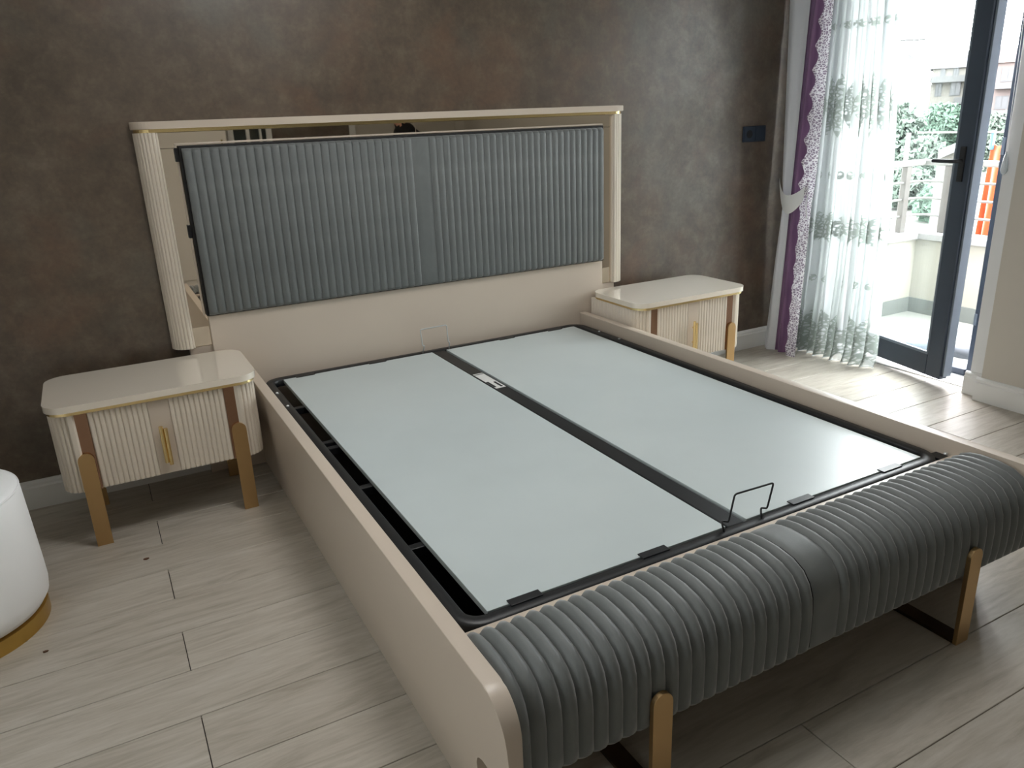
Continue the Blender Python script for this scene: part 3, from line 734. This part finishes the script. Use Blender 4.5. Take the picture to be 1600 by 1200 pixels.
def slipper(loc, rz, label, m):
    r = empty('slipper', loc, rz); tag(r, label, 'slipper', 'slippers left on the balcony floor')
    out = [(0.13*math.cos(a)*(1.0), 0.048*math.sin(a)*(1.0+0.18*math.cos(a))) for a in [k*2*PI/28 for k in range(28)]]
    obj('sole', prism(out, 'z', 0.0, 0.022, bev=0.004), m, r)
    bm = bmesh.new(); g_ = []
    for j in range(9):
        t_ = j/8; x = -0.02+0.145*t_; w_ = 0.052*math.sqrt(max(0.02, 1-(max(0, t_-0.25)/0.76)**2)); h = 0.062-0.030*t_**1.5
        g_.append([bm.verts.new((x, w_*math.cos(PI*k/10), 0.018+h*math.sin(PI*k/10)**0.8)) for k in range(11)])
    for a, b in zip(g_, g_[1:]):
        for k in range(10): bm.faces.new((a[k], a[k+1], b[k+1], b[k]))
    bm.faces.new(g_[-1])
    o = obj('upper', bm, m, r, True); md = o.modifiers.new('thickness', 'SOLIDIFY'); md.thickness = 0.004
slipper((2.84, -0.66, 0.0), 2.4, 'grey blue slipper on the balcony floor behind the glass of the door', slip1)
slipper((2.93, -0.89, 0.0), 2.0, 'slate slipper on the balcony floor seen through the open gap of the door', slip2)
# ================================================================== OUTSIDE
CAMXY = Vector((-1.305, -3.315))
tree_a = mat('tree_foliage', rgb(50, 70, 57), 0.8); tree_b = mat('tree_foliage_pale', rgb(60, 72, 63), 0.8); bark = mat('tree_bark', rgb(60, 54, 48), 0.9)
for m_ in (tree_a, tree_b):
    v = coords(m_); c0 = P(m_).inputs['Base Color'].default_value[:]
    L(m_, ramp(m_, noise(m_, v, 1.2, 3), [(0.3, tuple(q*0.7 for q in c0[:3])+(1,)), (0.7, tuple(q*1.3 for q in c0[:3])+(1,))]), P(m_).inputs['Base Color'])
bwall = mat('pale_house_render', rgb(82, 80, 75), 0.9); bwhite = mat('white_house_render', rgb(76, 76, 76), 0.9); bpink = mat('pink_house_render', rgb(80, 72, 69), 0.9)
broof = mat('grey_roof_tiles', rgb(47, 46, 50), 0.9); broof_r = mat('red_roof_tiles', rgb(60, 45, 41), 0.9)
bglass = mat('far_window_glass', rgb(42, 45, 47), 0.3); bband = mat('balcony_front', rgb(66, 67, 67), 0.9)
grass = mat('dry_ground', rgb(82, 84, 76), 0.95)
v = coords(grass); L(grass, ramp(grass, noise(grass, v, 0.15, 5), [(0.35, rgb(46, 52, 45)), (0.65, rgb(66, 66, 62))]), P(grass).inputs['Base Color'])
bm = B(4.2, 300, -200, 260, -3.4, -3.2)
struct(obj('ground', bm, grass), 'ground beyond the balcony')
struct(obj('building_base', B(2.72, 4.2, -6, 4, -3.4, -0.2), render_m))
def house(name, label, az, dist, specs):
    """local frame: +x to the right along the facade, -y towards the viewer"""
    a = math.radians(az); p = CAMXY+Vector((math.sin(a), math.cos(a)))*dist
    r = empty(name, (p.x, p.y, -3.2), -a); tag(r, label, 'building', 'far houses beyond the balcony')
    for nm, m_, bms, subs in specs:
        o = obj(nm, bms, m_, r)
        for n2, m2, b2 in subs: obj(n2, m2, b2, o) if False else obj(n2, b2, m2, o)
    return r
def gable(x0, x1, y0, y1, z0, z1, ov=0.35):
    ym = (y0+y1)/2
    return prism([(y0-ov, z0), (y1+ov, z0), (ym, z1)], 'x', x0-ov, x1+ov)
Z0 = 3.2   # local z of the living-room floor level
# pale three-storey house with grey roof and balconies
sp = [('wall', bwall, B(-2.6, 5.0, 0, 8, 0, Z0+5.0), []), ('roof', broof, gable(-2.6, 5.0, 0, 8, Z0+5.0, Z0+7.0), [])]
for (x_, z_, w_, h_) in ((-1.75, 2.75, 0.55, 1.5), (0.0, 2.75, 0.95, 1.5), (1.25, 2.75, 0.5, 1.5), (-0.15, 4.55, 0.45, 0.9), (-1.5, 4.55, 0.4, 0.9), (1.6, 4.55, 0.45, 0.9), (-1.6, 0.2, 0.9, 1.4), (0.3, 0.2, 0.9, 1.4)):
    sp.append(('window', bband, B(x_-w_/2-0.08, x_+w_/2+0.08, -0.06, 0.05, Z0+z_-h_/2-0.08, Z0+z_+h_/2+0.08), [('pane', bglass, B(x_-w_/2, x_-0.03, -0.08, -0.055, Z0+z_-h_/2, Z0+z_+h_/2)), ('pane', bglass, B(x_+0.03, x_+w_/2, -0.08, -0.055, Z0+z_-h_/2, Z0+z_+h_/2))]))
sp.append(('balcony', bband, B(-2.7, 3.0, -1.1, 0, Z0+3.45, Z0+4.15), [])); sp.append(('balcony', bband, B(0.0, 3.0, -1.0, 0, Z0+1.0, Z0+1.75), []))
sp.append(('chimney', bwhite, B(0.6, 0.9, 2.0, 2.4, Z0+5.2, Z0+6.4), []))
house('far_house', 'pale three storey house with grey roof and balconies seen through the door glass', 56.85, 110, sp)
# white gable-ended house
sp = [('wall', bwhite, prism([(-6.4, 0), (1.3, 0), (1.3, Z0+4.0), (-1.6, Z0+6.1), (-6.4, Z0+6.6)], 'y', 0, 9), []), ('roof', bband, prism([(-6.9, Z0+6.70), (-6.9, Z0+6.62), (0.6, Z0+6.42), (0.6, Z0+6.47)], 'y', -0.1, 1.2), []),
      ('roof_pole', bglass, B(-0.35, -0.22, -0.3, -0.17, Z0+4.9, Z0+6.5), [])]
for (x_, z_) in ((-4.8, 4.2), (-3.0, 4.2), (-4.8, 1.4), (-3.0, 1.4)):
    sp.append(('window', bband, B(x_-0.5, x_+0.5, -0.05, 0.05, Z0+z_-0.7, Z0+z_+0.7), [('pane', bglass, B(x_-0.42, x_+0.42, -0.07, -0.045, Z0+z_-0.62, Z0+z_+0.62))]))
house('far_house', 'bright white gabled house seen behind the sheer curtain edge', 54.45, 80, sp)
# pinkish house by the reveal
sp = [('wall', bpink, B(-1.6, 4.5, 0, 8, 0, Z0+4.9), []), ('roof', broof_r, gable(-1.6, 4.5, 0, 8, Z0+4.9, Z0+6.4), []),
      ('balcony', bband, B(-1.0, 3.0, -1.0, 0, Z0+2.35, Z0+2.95), []), ('balcony', bband, B(-1.0, 3.0, -1.0, 0, Z0-0.4, Z0+0.25), [])]
for (x_, z_) in ((0.0, 3.75), (1.4, 3.75), (-0.2, 1.05), (1.2, 1.05), (2.8, 3.75)):
    sp.append(('window', bband, B(x_-0.62, x_+0.62, -0.06, 0.05, Z0+z_-0.72, Z0+z_+0.62), [('pane', bglass, B(x_-0.52, x_-0.03, -0.08, -0.055, Z0+z_-0.62, Z0+z_+0.52)), ('pane', bglass, B(x_+0.03, x_+0.52, -0.08, -0.055, Z0+z_-0.62, Z0+z_+0.52))]))
house('far_house', 'pinkish house with red roof seen through the open gap beside the door', 59.5, 100, sp)
def tree(label, az, dist, zc, rx, rz, m_, seed):
    a = math.radians(az); p = CAMXY+Vector((math.sin(a), math.cos(a)))*dist; rn = random.Random(seed)
    r = empty('tree', (p.x, p.y, -3.2)); tag(r, label, 'tree', 'trees beyond the balcony')
    tr_ = tube([(0, 0, 0), (0.05, 0, (zc+3.2)*0.5), (0, 0, zc+3.2+rz*0.4)], [0.14, 0.11, 0.04], 8); obj('trunk', tr_, bark, r)
    bm = bmesh.new()
    for k in range(1700):
        d = Vector((rn.gauss(0, 1), rn.gauss(0, 1), rn.gauss(0, 1))).normalized()*(0.45+0.6*rn.random()**0.6)
        lob = 1+0.22*math.sin(d.x*7+seed)*math.cos(d.z*6+seed)
        c = Vector((d.x*rx*lob, d.y*rx*lob, zc+3.2+d.z*rz*lob)); s_ = 0.12+0.16*rn.random()
        u = Vector((rn.gauss(0, 1), rn.gauss(0, 1), rn.gauss(0, 1))).normalized(); w_ = u.orthogonal().normalized(); n_ = u.cross(w_)
        vs = [bm.verts.new(c+q) for q in (u*s_, w_*s_*0.7, -u*s_, -w_*s_*0.7, n_*s_*0.35)]
        bm.faces.new((vs[0], vs[1], vs[4])); bm.faces.new((vs[1], vs[2], vs[4])); bm.faces.new((vs[2], vs[3], vs[4])); bm.faces.new((vs[3], vs[0], vs[4]))
    o = obj('foliage', bm, m_, r); o['kind'] = 'stuff'
tree('bluish green tree behind the sheer curtain edge', 54.1, 52, -0.6, 1.15, 1.7, tree_b, 1)
tree('bright green tree in the middle of the door glass', 56.4, 58, -0.3, 1.25, 1.5, tree_a, 2)
tree('low pale shrub tree in front of the green trees', 55.5, 44, -1.3, 0.9, 1.0, tree_b, 3)
tree('green tree half hidden by the door stile', 57.8, 68, -0.9, 1.2, 1.4, tree_a, 4)
tree('pale green tree seen through the open gap beside the door', 59.6, 56, -1.0, 0.9, 1.6, tree_b, 5)
tree('small bush behind the railing post', 54.6, 40, -2.2, 1.0, 0.9, tree_b, 6)
tree('dark bush at the foot of the green trees', 57.0, 36, -2.5, 0.9, 0.7, tree_a, 8)
# parked car among the trees
a = math.radians(56.5); p = CAMXY+Vector((math.sin(a), math.cos(a)))*50
cr = empty('parked_car', (p.x, p.y, -3.2+0.0), -a+0.9); tag(cr, 'pale car parked below the trees beyond the railing', 'car')
car_m = mat('pale_car_paint', rgb(72, 75, 77), 0.3); tyre = mat('tyre_rubber', rgb(24, 24, 24), 0.8)
obj('body', prism([(-1.9, 0.35), (1.9, 0.35), (1.95, 0.7), (1.5, 0.86), (-1.85, 0.92), (-1.95, 0.6)], 'y', -0.8, 0.8, bev=0.08), car_m, cr)
obj('cabin', prism([(-1.6, 0.9), (0.9, 0.88), (0.3, 1.4), (-1.2, 1.42)], 'y', -0.7, 0.7, bev=0.06), bglass, cr)
for sx in (-1.2, 1.2):
    for sy in (-0.78, 0.62):
        bm = lathe([(0.3, 0.0), (0.3, 0.16)], 20); bm.transform(Matrix.Translation((sx, sy+0.16, 0.3)) @ Matrix.Rotation(PI/2, 4, 'X')); obj('wheel', bm, tyre, cr)
# low white roof edge close behind the railing
ra_, rb_ = Vector((19.5, 10.5, -0.13)), Vector((20.05, 9.68, 0.34))
rf = empty('shed_roof', (ra_.x, ra_.y, -3.2)); tag(rf, 'white sloping shed roof edge behind the railing', 'roof')
bm = bmesh.new(); dp = Vector((2.4, 1.6, 0)); q_ = [ra_, rb_, rb_+dp, ra_+dp]; off = Vector((ra_.x, ra_.y, -3.2))
lo = [bm.verts.new(p-off) for p in q_]; hi = [bm.verts.new(p-off+Vector((0, 0, 0.09))) for p in q_]
bm.faces.new(lo); bm.faces.new(hi)
for i in range(4): bm.faces.new((lo[i], lo[(i+1) % 4], hi[(i+1) % 4], hi[i]))
obj('roof_slab', bm, bwhite, rf)
bm = bmesh.new(); e_ = [ra_+dp*0.15, rb_+dp*0.15, rb_+dp*0.95, ra_+dp*0.95]
lo = [bm.verts.new((p.x-off.x, p.y-off.y, 0)) for p in e_]; hi = [bm.verts.new(p-off) for p in e_]
bm.faces.new(lo); bm.faces.new(hi)
for i in range(4): bm.faces.new((lo[i], lo[(i+1) % 4], hi[(i+1) % 4], hi[i]))
obj('shed_wall', bm, bwall, rf)
# ================================================================== BACK OF THE ROOM (seen only in the mirror)
dk = struct(empty('door_2', (0.18, YF, 0)))
bm = bmesh.new()
for a in ((-0.20, -0.15), (0.15, 0.20), (-0.035, -0.005), (0.085, 0.105)): box(bm, a[0], a[1], 0.0, 0.05, 0, 2.1, bev=0.003)
box(bm, -0.15, 0.15, 0.0, 0.05, 2.04, 2.1, bev=0.003); box(bm, -0.15, 0.15, 0, 0.05, 0, 0.12, bev=0.003)
obj('door_frame', bm, white_paint, dk)
for a in ((-0.15, -0.035), (-0.005, 0.085), (0.105, 0.15)): obj('pane', B(a[0], a[1], 0.008, 0.016, 0.12, 2.04), glassdark, dk)
struct(obj('trim_3', B(1.15, 1.21, YF, YF+0.03, 0, 2.2, bev=0.004), white_paint))
wd = empty('wardrobe', (-1.3, YF+0.02, 0)); tag(wd, 'pale beige wardrobe behind the photographer, seen in the headboard mirror', 'wardrobe')
obj('body', B(-1.1, 1.25, 0, 0.10, 0.0, 2.4), beige, wd)
for k in range(4): dd = obj('wardrobe_door', B(-1.095+k*0.586, -1.095+k*0.586+0.582, 0.101, 0.12, 0.06, 2.39, bev=0.002), beige, wd); obj('handle', B(-1.095+k*0.586+0.53, -1.095+k*0.586+0.545, 0.121, 0.135, 0.9, 1.3, bev=0.002), gold, dd)
# person standing by the back wall, leaning forward, looking down
def person():
    r = empty('person', (1.46, -3.95, 0)); tag(r, 'person in a black top looking down, seen in the headboard mirror', 'person')
    me = bpy.data.meshes.new('body'); V_ = []; E_ = []; R_ = []
    def a(p, rad, par=None):
        V_.append(p); R_.append(rad if isinstance(rad, tuple) else (rad, rad)); i = len(V_)-1
        if par is not None: E_.append((par, i))
        return i
    pel = a((0.02, 0, 0.86), (0.13, 0.16)); bel = a((0.03, 0, 1.0), (0.12, 0.15), pel); ch = a((0.03, 0, 1.18), (0.125, 0.17), bel); up = a((0.0, 0, 1.29), (0.10, 0.12), ch)
    nk = a((-0.045, 0, 1.37), 0.052, up); n2 = a((-0.075, 0, 1.41), 0.052, nk); hd = a((-0.10, 0, 1.475), (0.085, 0.072), n2); h2 = a((-0.09, 0, 1.55), (0.085, 0.072), hd); a((-0.08, 0, 1.59), 0.05, h2)
    a((-0.155, 0, 1.43), (0.035, 0.045), hd)
    for s in (-1, 1):
        sh_ = a((0.0, s*0.17, 1.29), 0.062, up); el = a((0.02, s*0.23, 1.03), 0.043, sh_); wr = a((-0.14, s*0.20, 0.86), 0.028, el); a((-0.20, s*0.19, 0.81), (0.018, 0.036), wr)
        hp = a((0.01, s*0.095, 0.80), 0.088, pel); kn = a((-0.01, s*0.10, 0.46), 0.058, hp); an = a((0.02, s*0.10, 0.09), 0.040, kn); hl = a((0.0, s*0.10, 0.045), 0.042, an); a((-0.15, s*0.115, 0.035), (0.045, 0.032), hl)
    me.from_pydata(V_, E_, [])
    tmp = bpy.data.objects.new('tmp', me); COL.objects.link(tmp)
    tmp.modifiers.new('skin', 'SKIN'); sb = tmp.modifiers.new('sub', 'SUBSURF'); sb.levels = 2; sb.render_levels = 2
    for i, q in enumerate(me.skin_vertices[0].data): q.radius = R_[i]; q.use_root = (i == 0)
    dg = bpy.context.evaluated_depsgraph_get(); dg.update()
    m2 = bpy.data.meshes.new_from_object(tmp.evaluated_get(dg)); bpy.data.objects.remove(tmp, do_unlink=True)
    bm = bmesh.new(); bm.from_mesh(m2)
    for s in (-1, 1):   # fingers and thumb rooted in the palm, nose and ears on the head
        for k, ln in enumerate((0.062, 0.072, 0.068, 0.054)):
            y = s*(0.19+(-0.024+0.016*k)); tube([(-0.195, y, 0.812), (-0.195-ln*0.5, y, 0.775), (-0.195-ln*0.62, y, 0.735)], [0.009, 0.0085, 0.006], 7, bm)
        tube([(-0.17, s*0.16, 0.835), (-0.195, s*0.138, 0.80), (-0.215, s*0.132, 0.775)], [0.010, 0.009, 0.007], 7, bm)
        tube([(-0.085, s*0.072, 1.50), (-0.08, s*0.088, 1.485), (-0.085, s*0.080, 1.455)], [0.008, 0.016, 0.006], 7, bm)
    tube([(-0.165, 0, 1.505), (-0.200, 0, 1.468), (-0.172, 0, 1.462)], [0.008, 0.014, 0.008], 7, bm)
    me2 = m2; bm.to_mesh(me2); bm.free(); me2.name = 'body'
    for m_ in (skin_m, shirt_m, jean_m, hair_m): me2.materials.append(m_)
    for p in me2.polygons:
        c = p.center; p.use_smooth = True
        if c.z < 0.075: p.material_index = 3
        elif c.z < 0.92 and c.x > -0.12 and abs(c.y) < 0.19: p.material_index = 2
        elif c.z < 1.375 and not (c.z < 0.90): p.material_index = 1
        else: p.material_index = 0
        if c.z > 1.36 and c.x < -0.055: p.material_index = 0
    o = bpy.data.objects.new('body', me2); COL.objects.link(o); o.parent = r
    bm = bmesh.new(); bmesh.ops.create_icosphere(bm, subdivisions=3, radius=1)
    for v_ in list(bm.verts):
        if v_.co.x < -0.45 and v_.co.z < 0.45 or v_.co.z < -0.55: bm.verts.remove(v_)
    for v_ in bm.verts: v_.co = Vector((-0.075+v_.co.x*0.105, v_.co.y*0.088, 1.535+v_.co.z*0.092))
    obj('hair', bm, hair_m, r, True)
person()
lc = empty('added_fill_lamp', (-0.35, -1.5, ZC)); tag(lc, 'unseen flat round white fill lamp added above the bed', 'lamp')  # added lamp out of view, brightens the left floor and furniture
fill_lamp_m = bpy.data.materials.new('fill_lamp_diffuser'); fill_lamp_m.use_nodes = True
P(fill_lamp_m).inputs['Base Color'].default_value = (0.9, 0.9, 0.9, 1); P(fill_lamp_m).inputs['Emission Color'].default_value = (1, 0.98, 0.96, 1); P(fill_lamp_m).inputs['Emission Strength'].default_value = 12.5
obj('base', lathe([(0.33, -0.03), (0.35, 0.0)], 48), white_paint, lc); obj('diffuser', lathe([(0.02, -0.085), (0.24, -0.078), (0.35, -0.055), (0.37, -0.031), (0.33, -0.031)], 48), fill_lamp_m, lc)
